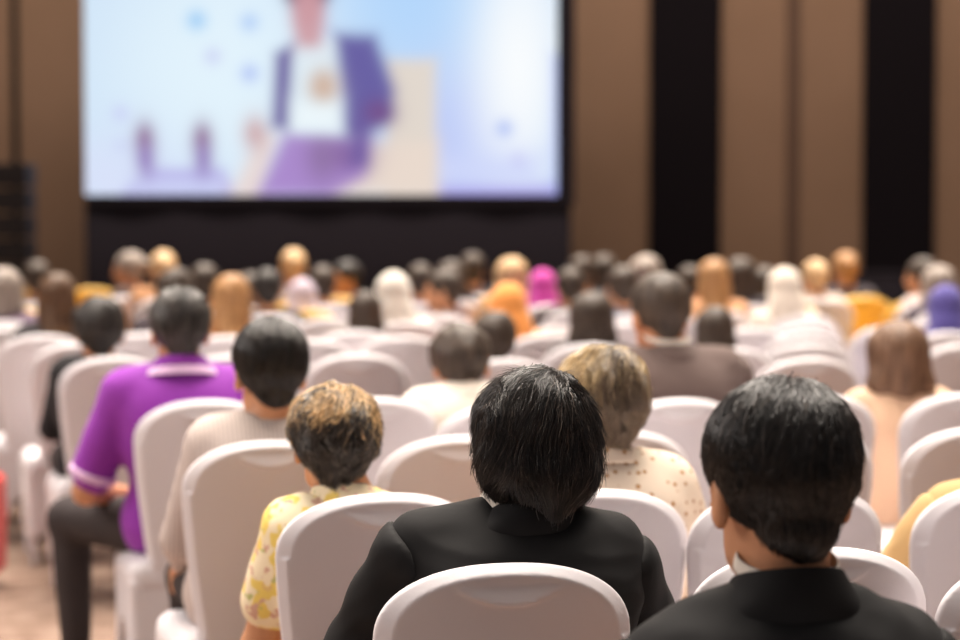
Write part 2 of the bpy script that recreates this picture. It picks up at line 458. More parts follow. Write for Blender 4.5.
# line array of loudspeakers at the left
sp = empty('line_array_speaker', (at(6, 212, 19).x, 19, 0)); tag(sp, 'black stacked loudspeaker column at the left edge by the wall', 'speaker')
spm = mat('speaker_black', srgb(26, 22, 26), .6, .3); grl = mat('speaker_grille', srgb(34, 29, 33), .6, .3, bump=(220, 1.0))
ztop = at(0, 163, 19).z
hwS = at(32, 212, 19).x - at(6, 212, 19).x
k = 0
zz = ztop
while zz > .35:
    b = box_mesh('cabinet', (-hwS, -.2, zz - .20), (hwS, .2, zz - .01), spm, sp, .012)
    box_mesh('grille', (-hwS + .03, -.215, zz - .185), (hwS - .03, -.2, zz - .03), grl, b)
    zz -= .21
box_mesh('base', (-hwS, -.25, 0), (hwS, .25, zz - .0), spm, sp, .01)

# ------------------------------------------------------------------ covered banquet chair
def chair_fields():
    a, b, z0, n = .208, .125, .825, 2.25
    def back(x, y, z):
        ax = np.abs(x)
        up = ((ax / a) ** n + (np.maximum(z - z0, 0) / b) ** n + 1e-12) ** (1 / n)
        wz = np.where(z < z0, a - .040 * np.clip((z0 - z) / .34, 0, 1) ** 1.4 + .02 * np.clip((.48 - z) / .1, 0, 1), a)
        d_low = ax - wz
        d_up = (up - 1) * .14
        d2 = np.where(z > z0, d_up, d_low)
        d2 = np.maximum(d2, .36 - z)
        yc = -.205 - (z - .45) * .125 + .032 * (x / a) ** 2
        # shallow stretched ledge below the top rim on the rear side
        zl = .884 + .030 * (x / .088) ** 2
        ramp = np.clip((.918 - z) / .034, 0, 1) * np.clip((z - zl) / .004 + .5, 0, 1) * (ax < .088)
        t = .026
        dy = np.abs(y - yc) - t
        dy = np.where(y < yc, dy - .013 * ramp, dy)
        r = np.where(y < yc, .005, .022)
        qx, qy = d2 + r, dy + r
        D = np.sqrt(np.maximum(qx, 0) ** 2 + np.maximum(qy, 0) ** 2) + np.minimum(np.maximum(qx, qy), 0) - r
        ch = (d2 * .74 + dy * .67) + .0125
        return np.where(y < yc, np.maximum(D, ch), D)
    F1 = Field(); F1.fn(back, (-.22, -.31, .35), (.22, -.12, .955), .001)
    F2 = Field(); F2.box((0, .0, .415), (.225, .215, .055), .045)
    F2.disp = lambda x, y, z: -.012 * np.exp(-(x * x + y * y) / .03)
    F3 = Field()
    F3.box((0, 0, .21), (.222, .212, .20), .03)
    for sx in (-1, 1):
        F3.cap((sx*.235, -.5, .30), (sx*.235, .5, .30), .001, op='s', k=.005)
    F3.ell((0, 0, -.06), (.185, 2.0, .33), op='s', k=.01)
    F3.ell((0, 0, -.06), (2.0, .175, .33), op='s', k=.01)
    F3.plane((0, 0, -1), -.12)
    return F1, F2, F3
def make_chair():
    F1, F2, F3 = chair_fields()
    r = empty('banquet_chair', (0, 0, 0))
    F1.build('backrest', .0045, M['cover'], r)
    F2.build('seat', .010, M['cover'], r)
    F3.build('skirt', .009, M['cover'], r)
    Lf = Field(); Lf.cap((0, 0, .40), (0, 0, .012), .03, .012, w=(1, 1, 1)); Lf.plane((0, 0, -1), -.001)
    leg = None
    for sx in (-1, 1):
        for sy in (-1, 1):
            if leg is None: leg = Lf.build('leg', .006, M['cover'], r)
            else:
                l2 = leg.copy(); COL.objects.link(l2); l2.parent = r; l2.name = 'leg'; leg_ = l2
            (leg if sx == -1 and sy == -1 else leg_).location = (sx * .195, sy * .185, 0)
    return r
CH0 = make_chair()
first_chair = [True]
for c in CH0.children:
    c.material_slots[0].link = 'OBJECT'; c.material_slots[0].material = M['cover']
THETA = rad(13)
def place_chair(loc, th, label, group=None, gold=False, cat='chair'):
    if first_chair[0]: o = CH0; first_chair[0] = False
    else: o = copy_tree(CH0)
    o.location = loc; o.rotation_euler = (0, 0, th)
    tag(o, label, cat, group)
    for c in o.children: c.material_slots[0].material = M['gold_cover'] if gold else M['cover']
    return o
CH = []; PE = []; CLASH = []
def clear(x, y, L, d): return all(math.hypot(x - a, y - b) >= d for a, b in L)
OFFS = sorted([i * .08 for i in range(-9, 10)], key=abs)
OFFP = sorted([i * .07 for i in range(-16, 20)], key=abs)
def chair_px(cx, ytop, label, th=THETA, gold=False, group=None, Y=None):
    """chair whose covered back-top shows at (cx, ytop)"""
    if Y is None: Y = dist_at_height(ytop, .948)
    off = .262; fixed = ytop > 360
    for dy in ([0] if fixed else OFFS):
        p = at(cx, ytop, Y + dy)
        loc = (p.x - off * math.sin(th), Y + dy + off * math.cos(th), 0)
        if fixed or clear(loc[0], loc[1], CH, .46): break
    else: CLASH.append(label); return
    CH.append(loc[:2])
    return place_chair(loc, th, label, group, gold)

# ------------------------------------------------------------------ people
def rotz(a): c, s = math.cos(a), math.sin(a); return np.array([[c, -s, 0], [s, c, 0], [0, 0, 1.0]])
def rotx(a): c, s = math.cos(a), math.sin(a); return np.array([[1.0, 0, 0], [0, c, -s], [0, s, c]])
def roty(a): c, s = math.cos(a), math.sin(a); return np.array([[c, 0, s], [0, 1.0, 0], [-s, 0, c]])

def joints(p):
    j = {}
    sh, ln, sd = p.get('sh', .165), p.get('lean', 0.0), p.get('side', 0.0)   # shoulder half width, forward and sideways lean
    dz = p.get('dz', 0.0)
    j['pel'] = np.array([0, -.05, .555]); j['chest'] = np.array([sd * .6, -.085 + ln * .6, .85 + dz])
    j['shc'] = np.array([sd * .9, -.085 + ln * .9, .955 + dz]); j['neck'] = np.array([sd, -.085 + ln, 1.0 + dz])
    j['head'] = np.array([sd + p.get('hx', 0), -.055 + ln + p.get('hy', 0.0), 1.135 + dz])
    for s in (-1, 1):
        j['sh', s] = j['shc'] + np.array([s * sh, 0, -.012 + p.get('shz', (0, 0))[0 if s < 0 else 1]])
        j['el', s] = np.array([j['shc'][0] + s * (sh + .055), .0 + ln * .5, .71 + dz])
        j['wr', s] = np.array([s * .11, .20 + ln * .3, .655])
        j['hip', s] = np.array([s * .09, -.03, .545]); j['kn', s] = np.array([s * .125, .40, .535]); j['an', s] = np.array([s * .125, .41, .105])
    for k, v in p.get('over', {}).items(): j[k] = np.array(v, float)
    R = rotz(p.get('yaw', 0)) @ rotx(p.get('nod', -.04)) @ roty(p.get('roll', 0))
    j['R'] = R; j['hs'] = p.get('hs', 1.0)
    return j
def H(j, v): return j['head'] + j['R'] @ (np.array(v, float) * j['hs'])

def add_torso(F, j, g=0.0, fat=1.0, pad=0.0):
    F.cap(j['pel'] + [-.07, 0, 0], j['pel'] + [.07, 0, 0], .115*fat + g, k=.05)
    F.cap(j['pel'] + [0, 0, .04], j['chest'], .148*fat + g, .165*fat + g, k=.05, w=(1, 1.35, 1))
    F.cap(j['chest'] + [-.05, 0, 0], j['chest'] + [.05, 0, 0], .115*fat + g, k=.05)
    sl, sr = j['sh', -1], j['sh', 1]
    F.cap(sl + [.03, 0, 0], sr + [-.03, 0, 0], .066 + g, k=.05)
    for s in (-1, 1):
        F.cap(j['neck'] + [s*.02, 0, -.004], j['sh', s] + [-s*.02, 0, .020 + pad], .032 + g, .034 + g, k=.035)
        F.cap(j['chest'] + [s*.08, -.02, .03], j['chest'] + [s*.08, .0, -.05], .09*fat + g, k=.05)
def add_upper(F, j, s, g=0.0, t=1.0, flare=0, k=.03):
    a, b = j['sh', s], j['el', s]
    F.cap(a, a + (b - a) * t, .056 + g, .044 + g + flare, k=k)
def add_fore(F, j, s, g=0.0, t=1.0, k=.02):
    a, b = j['el', s], j['wr', s]; F.cap(a, a + (b - a) * t, .042 + g, .027 + g, k=k)
def add_hand(F, j, s):
    w_, e = j['wr', s], j['el', s]
    d = (w_ - e) / np.linalg.norm(w_ - e); up = np.array([0, 0, 1.0]); side = np.cross(d, up); side /= np.linalg.norm(side); dn = np.cross(side, d)
    if dn[2] > 0: dn = -dn
    pc = w_ + d * .05
    for q, (u, ln) in enumerate(((-.027, .066), (-.009, .075), (.009, .070), (.026, .056))):
        F.cap(w_ + side * u * .5, w_ + d * .085 + side * u, .014, .011, k=.012)
        k1 = w_ + d * .088 + side * u; k2 = k1 + d * ln * .5 + dn * .008; k3 = k2 + d * ln * .38 + dn * .024
        F.cap(k1, k2, .0095, .009, k=.004); F.cap(k2, k3, .009, .0075, k=.004)
    ins = -s * np.array([1.0, 0, 0]); ins -= d * (ins @ d); ins /= np.linalg.norm(ins)
    t1 = w_ + d * .03 + ins * .022; t2 = t1 + d * .03 + ins * .024 + dn * .008; t3 = t2 + d * .03 + ins * .004 + dn * .01
    F.cap(t1, t2, .014, .010, k=.008); F.cap(t2, t3, .010, .008, k=.004)
def add_leg(F, j, s, g=0.0, t=1.0, k=.03):
    F.cap(j['hip', s], j['kn', s], .083 + g, .058 + g, k=k)
    a, b = j['kn', s], j['an', s]; F.cap(a, a + (b - a) * t, .056 + g, .038 + g, k=k)
def add_head(F, j):
    R = j['R']; h = j['hs']
    c = lambda a, b, ra, rb=None, k=.012, op='u': F.cap(H(j, a), H(j, b), ra*h, None if rb is None else rb*h, k=k, op=op)
    e = lambda a, r, k=.02, op='u': F.ell(H(j, a), np.array(r)*h, k=k, R=R, op=op)
    F.cap(j['neck'] + [0, .0, -.02], H(j, (0, -.028, -.06)), .060, .055, k=.03)
    e((0, -.015, .028), (.076, .094, .086)); e((0, .02, -.035), (.061, .074, .084), .03)
    c((-.028, .035, -.088), (.028, .035, -.088), .026, k=.03); c((0, .062, -.094), (0, .066, -.09), .018, k=.02)
    c((0, .088, .010), (0, .108, -.030), .008, .013, k=.012); c((-.012, .096, -.036), (.012, .096, -.036), .009, k=.008)
    for s in (-1, 1):
        c((s*.012, .086, .022), (s*.042, .074, .020), .010, .008, k=.015)
        e((s*.031, .096, .002), (.015, .012, .010), .008, 's'); e((s*.031, .079, .001), (.012, .011, .011), .003)
        c((s*.040, .062, -.030), (s*.048, .040, -.020), .016, k=.02)
        e((s*.081, -.008, -.024), (.011, .020, .034), .008); e((s*.090, -.002, -.022), (.005, .010, .018), .004, 's')
    c((-.019, .088, -.060), (.019, .088, -.060), .007, k=.008); c((-.013, .087, -.069), (.013, .087, -.069), .007, k=.004)

def hair_field(j, style):
    F = Field(); R = j['R']; h = j['hs']
    c = lambda a, b, ra, rb=None, k=.02, op='u', w=(1, 1, 1): F.cap(H(j, a), H(j, b), ra*h, None if rb is None else rb*h, k=k, op=op, w=w)
    e = lambda a, r, k=.02, op='u': F.ell(H(j, a), np.array(r)*h, k=k, R=R, op=op)
    if style == 'full':        # thick medium cut covering ear tops and nape
        e((0, -.022, .018), (.102, .112, .103)); c((-.035, -.055, -.055), (.035, -.055, -.055), .062, k=.04); c((0, -.07, -.06), (0, -.078, -.118), .060, .038, k=.03)
        e((0, .115, -.045), (.085, .085, .10), .01, 's')
    elif style == 'short':     # short back and sides
        e((0, -.020, .032), (.090, .108, .093)); c((0, -.048, -.02), (0, -.054, -.056), .070, .044, k=.03)
        e((0, .12, -.045), (.10, .10, .105), .01, 's')
        for s in (-1, 1): e((s*.100, .01, -.058), (.032, .052, .060), .01, 's')
    elif style == 'curly':     # short full cut, rounded
        e((0, -.020, .020), (.098, .112, .100)); c((0, -.055, -.03), (0, -.060, -.062), .080, .046, k=.03)
        e((0, .115, -.05), (.09, .085, .095), .01, 's')
        for s in (-1, 1): e((s*.105, .03, -.065), (.03, .05, .05), .01, 's')
    elif style == 'bob':
        e((0, -.02, .015), (.106, .114, .105)); c((-.05, -.03, -.05), (-.07, -.035, -.095), .056, .050, k=.03); c((.05, -.03, -.05), (.07, -.035, -.095), .056, .050, k=.03); c((0, -.06, -.05), (0, -.06, -.10), .06, .055, k=.03)
        e((0, .115, -.06), (.07, .085, .12), .01, 's')
    elif style == 'long':
        e((0, -.02, .020), (.092, .108, .100)); c((0, -.055, -.03), (0, -.115, -.24), .082, .070, k=.03, w=(1, 1.4, 1)); 
        for s in (-1, 1): c((s*.05, -.03, -.05), (s*.06, -.05, -.20), .045, .035, k=.03)
        e((0, .115, -.06), (.07, .085, .12), .01, 's')
    elif style == 'hijab':
        e((0, -.018, .015), (.094, .112, .110)); c((0, -.03, -.06), (0, -.045, -.15), .082, .100, k=.05)
        F.cap(j['sh', -1] + [.08, 0, .01], j['sh', 1] + [-.08, 0, .01], .07, k=.06)
        c((0, -.07, -.12), (0, -.10, -.27), .11, .085, k=.05, w=(1, 1.4, 1))
        e((0, .125, -.02), (.058, .06, .085), .012, 's')
    elif style == 'bun':
        e((0, -.02, .028), (.086, .104, .092)); c((0, -.10, .02), (0, -.125, .03), .036, k=.015); c((0, -.052, -.02), (0, -.06, -.06), .066, .04, k=.03)
        e((0, .12, -.045), (.10, .10, .105), .01, 's')
    nz = noise3(11, 60); nz2 = noise3(5, 28)
    amp = {'curly': .007, 'full': .004, 'short': .0015, 'bob': .003, 'long': .004, 'hijab': .004, 'bun': .001}[style]
    F.disp = lambda x, y, z: amp * nz2(x, y, z) + (amp * .8 * nz(x, y, z) if style != 'hijab' else 0)
    return F

def strands(j, Fh, shell, n, L=(.05, .12), seg=10, r0=.0007, lift=.006, wav=.0, wavf=60, pal=((.01, .009, .008),), pw=None, seed=1, flow=.35, grav=.55, crown=(.015, -.035, .125), nape=-.13, parent=None, mod=None):
    rs = np.random.RandomState(seed)
    V = np.empty(len(shell.data.vertices) * 3, dtype=np.float32); shell.data.vertices.foreach_get('co', V); V = V.reshape(-1, 3).astype(float)
    hc = j['head']; lo = (V - hc) @ j['R'] / j['hs']
    V = V[(lo[:, 2] > nape - .03)]
    P = V[rs.randint(0, len(V), n)] + rs.randn(n, 3) * .003
    cr = H(j, crown)
    fn = [noise3(seed * 10 + q, 26, 5) for q in range(3)]; fj = [noise3(seed * 10 + 5 + q, 110, 5) for q in range(3)]
    Ls = rs.uniform(L[0], L[1], n); ds = (Ls / seg)[:, None]
    base = rs.uniform(.0, .0035, n); lf = lift * rs.rand(n) ** 3
    wa = wav * rs.uniform(.4, 1, n)[:, None]; ph = rs.rand(n)[:, None] * 6.28
    pts = []; nrm = []
    for i in range(seg + 1):
        e = .0015
        G = np.stack([Fh.pts(P + np.eye(3)[q] * e) - Fh.pts(P - np.eye(3)[q] * e) for q in range(3)], 1)
        G /= np.linalg.norm(G, axis=1, keepdims=True) + 1e-9
        v = P - cr; v /= np.linalg.norm(v, axis=1, keepdims=True) + 1e-6
        x, y, z = P.T
        N = np.stack([q(x, y, z) for q in fn], 1); NJ = np.stack([q(x, y, z) for q in fj], 1)
        v = v * (1 - grav) + np.array([0, -.02, -1.0]) * grav + N * flow + NJ * flow * .5 + (rs.randn(n, 3) * .12)
        v -= G * (v * G).sum(1, keepdims=True) * .97
        v /= np.linalg.norm(v, axis=1, keepdims=True) + 1e-9
        side = np.cross(v, G)
        pts.append(P + side * wa * np.sin(ph + i / seg * wavf * .1) + G * wa * np.cos(ph * 2 + i / seg * wavf * .1) * .7); nrm.append(G)
        Pn = P + v * ds
        zl = ((Pn - hc) @ j['R'])[:, 2] / j['hs']
        d = Fh.pts(Pn)
        tgt = base + lf * ((i + 1) / seg) ** 1.6
        wgt = np.clip((zl - nape) / .03, 0, 1)
        P = Pn - G * ((d - tgt) * wgt)[:, None]
    pts = np.array(pts); nrm = np.array(nrm)                 # seg+1, n, 3
    T = np.gradient(pts, axis=0); T /= np.linalg.norm(T, axis=2, keepdims=True) + 1e-9
    B = np.cross(T, nrm); B /= np.linalg.norm(B, axis=2, keepdims=True) + 1e-9
    Nn = np.cross(B, T)
    tr = (1 - .75 * (np.arange(seg + 1) / seg) ** 2)[:, None, None] * (r0 * rs.uniform(.7, 1.3, n))[None, :, None]
    rings = [pts + tr * (math.cos(a) * Nn + math.sin(a) * B) for a in (0, 2.094, 4.189)]
    VV = np.stack(rings, 2).transpose(1, 0, 2, 3).reshape(-1, 3)   # n, seg+1, 3
    b = np.arange(n)[:, None, None] * (seg + 1) * 3 + np.arange(seg)[None, :, None] * 3
    kx = np.arange(3)[None, None, :]; k2 = (kx + 1) % 3
    Q = np.stack([b + kx, b + k2, b + 3 + k2, b + 3 + kx], -1).reshape(-1, 4)
    me = bpy.data.meshes.new('strands')
    me.vertices.add(len(VV)); me.vertices.foreach_set('co', VV.astype(np.float32).ravel())
    me.loops.add(Q.size); me.loops.foreach_set('vertex_index', Q.astype(np.int32).ravel())
    me.polygons.add(len(Q)); me.polygons.foreach_set('loop_start', np.arange(0, Q.size, 4, dtype=np.int32))
    me.update(calc_edges=True); me.polygons.foreach_set('use_smooth', np.ones(len(Q), dtype=bool))
    pal = np.array(pal)
    root = (pts[0] - hc) @ j['R'] / j['hs']
    if mod is not None: ci = mod(root, rs)
    else: ci = rs.choice(len(pal), n, p=pw)
    cc = pal[ci] * rs.uniform(.75, 1.25, n)[:, None]
    cc = np.concatenate([cc, np.ones((n, 1))], 1)
    ca = me.color_attributes.new('col', 'FLOAT_COLOR', 'POINT')
    ca.data.foreach_set('color', np.repeat(cc, (seg + 1) * 3, 0).astype(np.float32).ravel())
    me.materials.append(M['strand'])
    o = bpy.data.objects.new('strands', me); COL.objects.link(o); o.parent = parent
    return o

def ring_loft(name, rows, m, parent, th=.004, n=48, gap=None):
    """closed band around the neck: rows of (centre, rx, ry, front_drop)"""
    V = []; R = len(rows)
    for lay_ in (0, 1):
        for (c, rx, ry, dr_) in rows:
            for i in range(n):
                a = 2 * math.pi * i / n
                q = th * lay_
                y = math.sin(a)
                V.append((c[0] + (rx - q) * math.cos(a), c[1] + (ry - q) * y, c[2] - dr_ * (y + 1) * .5))
    Q = []
    for r in range(R - 1):
        for i in range(n):
            j2 = (i + 1) % n
            Q.append((r*n+i, r*n+j2, (r+1)*n+j2, (r+1)*n+i)); o = R*n
            Q.append((o+r*n+i, o+(r+1)*n+i, o+(r+1)*n+j2, o+r*n+j2))
    for i in range(n):
        j2 = (i + 1) % n; o = R*n
        Q.append((i, o+i, o+j2, j2)); t = (R-1)*n
        Q.append((t+i, t+j2, o+t+j2, o+t+i))
    ob = mesh_obj(name, V, Q, m, parent)
    s = ob.modifiers.new('sub', 'SUBSURF'); s.levels = 1; s.render_levels = 1
    return ob

def wrinkle(seed, amp, fx=22):
    a, b = noise3(seed, fx), noise3(seed + 1, fx * 2.2)
    return lambda x, y, z: amp * (a(x, y, z) + .5 * np.abs(b(x, y, z)))

def person(p):
    """seated figure, origin on the floor under the seat, facing +Y"""
    j = joints(p); h = p.get('h', .011); fat = p.get('fat', 1.0)
    r = empty('person', (0, 0, 0))
    skin = M[p.get('skin', 'skin')]
    F = Field(); add_torso(F, j, -.008, fat)
    for s in (-1, 1): add_upper(F, j, s, -.004); add_fore(F, j, s, 0); add_hand(F, j, s); add_leg(F, j, s, -.006)
    for s in (-1, 1):
        a = j['an', s]; F.cap(a + [0, -.02, -.055], a + [0, .13, -.07], .028, .022, k=.02)
    add_head(F, j)
    F.build('body', p.get('hb', h * .75), skin, r)
    st = p['style']; Fh = hair_field(j, st)
    hm = p.get('hairmat')
    shell = Fh.build('headscarf' if st == 'hijab' else 'hair', p.get('hh', h * .7), hm or M['hairshell'], r)
    if p.get('strands'):
        kw = dict(p['strands']); n = kw.pop('n'); strands(j, Fh, shell, n, parent=shell, **kw)
    top = M[p['top']] if isinstance(p['top'], str) else p['top']
    kind = p.get('kind', 'shirt')
    g = {'jacket': .014, 'shirt': .008, 'polo': .010, 'blouse': .010, 'far': .009}[kind]
    pad = .012 if kind == 'jacket' else 0
    Ft = Field(); add_torso(Ft, j, g, fat, pad)
    Ft.plane((0, 0, -1), -.475)
    Ft.cap(j['neck'] + [0, .015, -.005], H(j, (0, -.02, -.08)), .052, .075, k=.01, op='s')
    Ft.disp = wrinkle(p.get('seed', 3), p.get('wr', .0045), 22)
    if kind == 'jacket':
        def vee(x, y, z): return np.maximum(np.maximum(np.abs(x - j['shc'][0]) - .075 * np.clip((z - .66) / .34, 0, 1), .0 - y), .66 - z)
        Ft.fn(vee, (-.15, 0, .66), (.15, .2, 1.1), .006, 's')
        Fs = Field(); add_torso(Fs, j, .003, fat); Fs.plane((0, 0, -1), -.5)
        Fs.cap(j['neck'] + [0, .01, -.005], H(j, (0, -.02, -.08)), .052, .07, k=.01, op='s')
        Fs.build('shirt', h, M['white_shirt'], r)
        tt = Ft.build('jacket', h * .8, top, r)
        for s in (-1, 1):
            Fa = Field(); add_upper(Fa, j, s, g + .002, 1, k=.02); add_fore(Fa, j, s, g, .92, k=.03)
            Fa.disp = wrinkle(p.get('seed', 3) + 5 + s, .008, 26)
            # sleeve set into the armhole just outside the shoulder
            xx = j['sh', s]
            nrm_ = np.array([-s * .93, 0, .36]); Fa.plane(tuple(nrm_), float(nrm_ @ (xx + np.array([s * .006, 0, 0]))), .012)
            Fa.build('sleeve', h * .8, top, tt)
    else:
        tpart = p.get('tp', {'polo': .80, 'blouse': .60}.get(kind, 1.0))
        for s in (-1, 1):
            add_upper(Ft, j, s, g + .003, tpart, flare=.014 if tpart < 1 else 0)
            if tpart == 1: add_fore(Ft, j, s, g, .9)
        tt = Ft.build(p.get('topname', 'shirt'), h, top, r)
    # collars
    nk = j['neck']; n2 = H(j, (0, -.028, -.07))
    mid = lambda t: nk * (1 - t) + n2 * t
    cz = p.get('colz', 0)
    if kind == 'jacket':
        ring_loft('shirt_collar', [(mid(.25 + cz), .072, .074, -.03), (mid(.52 + cz), .069, .069, -.03)], M['white_shirt'], r)
        ring_loft('jacket_collar', [(mid(-.10) + [0, -.002, -.016], .134, .088, .03), (mid(.10) + [0, -.004, -.004], .114, .092, .05), (mid(.38) + [0, -.004, 0], .088, .083, .05), (mid(.62), .076, .078, .04), (mid(.66), .073, .075, .04)], top, tt, th=.004)
    elif kind == 'polo':
        ring_loft('collar', [(mid(.46), .108, .092, .04), (mid(.66), .088, .084, .03), (mid(.92), .068, .068, .02)], top, tt)
        ring_loft('collar_trim', [(mid(.14) + [0, -.004, -.004], .138, .106, .05), (mid(.46), .110, .094, .04)], M['lilac'], tt)
        for s in (-1, 1):
            Fb = Field(); a, b = j['sh', s], j['el', s]; Fb.cap(a + (b - a) * .78, a + (b - a) * .86, .073, .074, k=.002)
            Fb.plane(tuple(-(b - a) / np.linalg.norm(b - a)), float(-(b - a) @ (a + (b - a) * .78) / np.linalg.norm(b - a)), .002)
            Fb.plane(tuple((b - a) / np.linalg.norm(b - a)), float((b - a) @ (a + (b - a) * .86) / np.linalg.norm(b - a)), .002)
            Fb.build('sleeve_trim', .006, M['lilac'], tt)
    elif st != 'hijab' and kind != 'far':
        ring_loft('collar', [(mid(.1), .092, .088, .03), (mid(.4), .078, .078, .03), (mid(.68), .066, .066, .03)], top, tt)
    Fl = Field(); Fl.cap(j['pel'] + [-.06, 0, 0], j['pel'] + [.06, 0, 0], .118*fat, k=.04)
    for s in (-1, 1): add_leg(Fl, j, s, .010, .93)
    Fl.disp = wrinkle(9, .003, 18)
    Fl.build('trousers', h, M[p.get('trou', 'trousers')], r)
    for s in (-1, 1):
        a = j['an', s]; Fz = Field(); Fz.cap(a + [0, -.025, -.05], a + [0, .14, -.068], .038, .033, k=.02); Fz.cap(a + [0, 0, -.02], a + [0, 0, -.04], .042, k=.02); Fz.plane((0, 0, -1), -.002)
        Fz.build('shoe', .010, M['shoe'], r)
    for c in r.children:
        c.material_slots[0].link = 'OBJECT'; c.material_slots[0].material = c.data.materials[0] or c.material_slots[0].material
    return r, j

def seat_person(r, j, px, pytop, Yhead, th, label, ztop_local=1.245, group=None):
    """put the figure so that its hair top shows at (px, pytop)"""
    P = at(px, pytop, Yhead)
    sc = P.z / ztop_local
    hl = Vector((j['head'][0], j['head'][1], 0)) * sc
    hw_ = Matrix.Rotation(th, 3, 'Z') @ hl
    r.location = (P.x - hw_.x, P.y - hw_.y, 0); r.rotation_euler = (0, 0, th); r.scale = (sc,) * 3
    tag(r, label, 'person', group)
    return sc

# ------------------------------------------------------------------ chairs that show by themselves (left to right, front rows first)
chair_px(779, 652, 'white covered chair under the man in a black suit at the lower right', Y=2.84)
chair_px(508, 564, 'white covered chair nearest the camera, behind the man in the black suit at the middle', th=rad(11))
chair_px(816, 548, 'empty white covered chair just beyond the nearest man on the right', th=rad(11))
chair_px(1066, 552, 'white covered chair cut by the lower right corner, only its left edge showing')
chair_px(384, 494, 'white covered chair behind the woman in the yellow floral shirt', th=rad(15))
chair_px(594, 490, 'white covered chair behind the woman in the dotted cream blouse')
chair_px(793, 487, 'white covered chair mostly hidden behind the head of the nearest man on the right')
chair_px(1014, 482, 'white covered chair at the right edge behind the person in the tan jacket', th=rad(15))
chair_px(270, 441, 'white covered chair behind the man in the grey patterned shirt', th=rad(15))
chair_px(463, 436, 'empty white covered chair partly hidden by the left side of the central man\'s head')
chair_px(616, 431, 'empty white covered chair in front of the woman in the dotted cream blouse')
chair_px(803, 429, 'empty white covered chair right of the nearest man\'s head, second of three edges')
chair_px(982, 427, 'empty white covered chair at the right edge in front of the tan jacket', th=rad(15))
chair_px(206, 400, 'white covered chair behind the man in the purple polo shirt', th=rad(15))
chair_px(373, 398, 'empty white covered chair right behind the curly haired woman\'s head, in front of her')
chair_px(508, 404, 'white covered chair behind the person in the white shirt at the centre')
chair_px(680, 399, 'white covered chair just behind the man in the grey suit')
chair_px(816, 395, 'empty white covered chair left of the peach blouse, above the nearest man\'s ear')
chair_px(968, 393, 'empty white covered chair at the right edge below the peach blouse', th=rad(15))
chair_px(114, 357, 'white covered chair behind the black haired person left of the purple polo', th=rad(15))
chair_px(232, 355, 'white covered chair between the purple polo man and the dark haired man', th=rad(12))
chair_px(357, 354, 'empty white covered chair with its full grey back showing, above the curly haired woman')
chair_px(810, 358, 'empty white covered chair nearest in the straight column of chairs at the right')
chair_px(80, 343, 'white covered aisle chair just left of the black haired person in black', th=rad(15))
chair_px(42, 335, 'white covered chair behind the long brown haired woman at the left', th=rad(15))
chair_px(8, 328, 'white covered chair at the left edge along the aisle', th=rad(15))
chair_px(310, 340, 'white covered chair whose rim shows right of the dark haired man\'s head', th=rad(12))
chair_px(402, 338, 'white covered chair whose rim shows left of the white shirted person\'s head', th=rad(12))
chair_px(357, 332.5, 'white covered chair peeking up between two nearer rims above the curly haired woman', th=rad(12))
chair_px(410, 322, 'white covered chair just below the white headscarf', th=rad(12))
chair_px(330, 318, 'white covered chair just below the gold chair left of centre', th=rad(12))
chair_px(228, 336, 'white covered chair, middle of three rims between the purple man and the dark haired man', th=rad(12))
chair_px(226, 323, 'white covered chair, topmost of three rims between the purple man and the dark haired man', th=rad(12))
chair_px(140, 334, 'white covered chair showing left of the purple polo man\'s ear', th=rad(12))
chair_px(32, 317, 'white covered chair far left with a bright rim below the gold chairs', th=rad(12))
chair_px(809, 344, 'empty white covered chair, second in the straight column of chairs at the right')
chair_px(808, 333, 'empty white covered chair, third in the straight column of chairs at the right')
chair_px(808, 323, 'empty white covered chair, fourth in the straight column of chairs at the right')
chair_px(806, 315, 'empty white covered chair, farthest in the straight column of chairs at the right')
chair_px(732, 344, 'white covered chair between the long dark haired woman and the straight column of chairs', th=rad(20))
chair_px(752, 330, 'white covered chair with pale blue shade left of the straight column of chairs', th=rad(16))
chair_px(892, 326, 'white covered chair behind the brown bob, below the gold chair at the right')
chair_px(925, 322, 'white covered chair right of the brown bob, below the blue headscarf', th=rad(16))
chair_px(948, 332, 'white covered chair at the right edge, third below the blue headscarf', th=rad(16))
chair_px(965, 344, 'white covered chair at the right edge, nearest below the blue headscarf', th=rad(16))
chair_px(560, 326, 'white covered chair right of the orange headscarf, upper of two rims', th=rad(12))
chair_px(550, 334, 'white covered chair right of the orange headscarf, lower of two rims', th=rad(12))
chair_px(590, 344, 'white covered chair above the golden grey haired woman\'s head', th=rad(12))
chair_px(625, 326, 'white covered chair showing left of the grey suited man\'s face', th=rad(12))
for x, y, l in ((58, 286, 'gold covered chair at far left beside the brown haired woman'), (24, 290, 'gold covered chair at the left edge of the far rows'), (92, 288, 'gold covered chair between two heads at the left'),
                (302, 300, 'large gold covered chair left of centre below the pale headscarf'), (345, 298, 'gold covered chair beside the long dark brown hair'), (556, 300, 'gold covered chair right of the orange headscarf'),
                (440, 298, 'gold covered chair right of the blue shirted person'), (134, 294, 'small gold covered chair between the far heads at the left'), (790, 303, 'gold covered chair at the top of the straight column of chairs'), (864, 296, 'bright gold covered chair above the brown bob at the right'), (918, 300, 'gold covered chair below the pale shirted person at the far right')):
    chair_px(x, y, l, gold=True, th=rad(12), group='gold covered chairs in the far rows')

# ------------------------------------------------------------------ near people
BLK = [(.012, .010, .010), (.03, .024, .021), (.06, .047, .040), (.15, .12, .10)]  # black hair; the paler tones paint highlights onto random strands
def do(p, px, py, Y, th, label, top):
    r, j = person(p)
    seat_person(r, j, px, py, Y, th, label, top); PE.append((r.location.x, r.location.y))
    return r

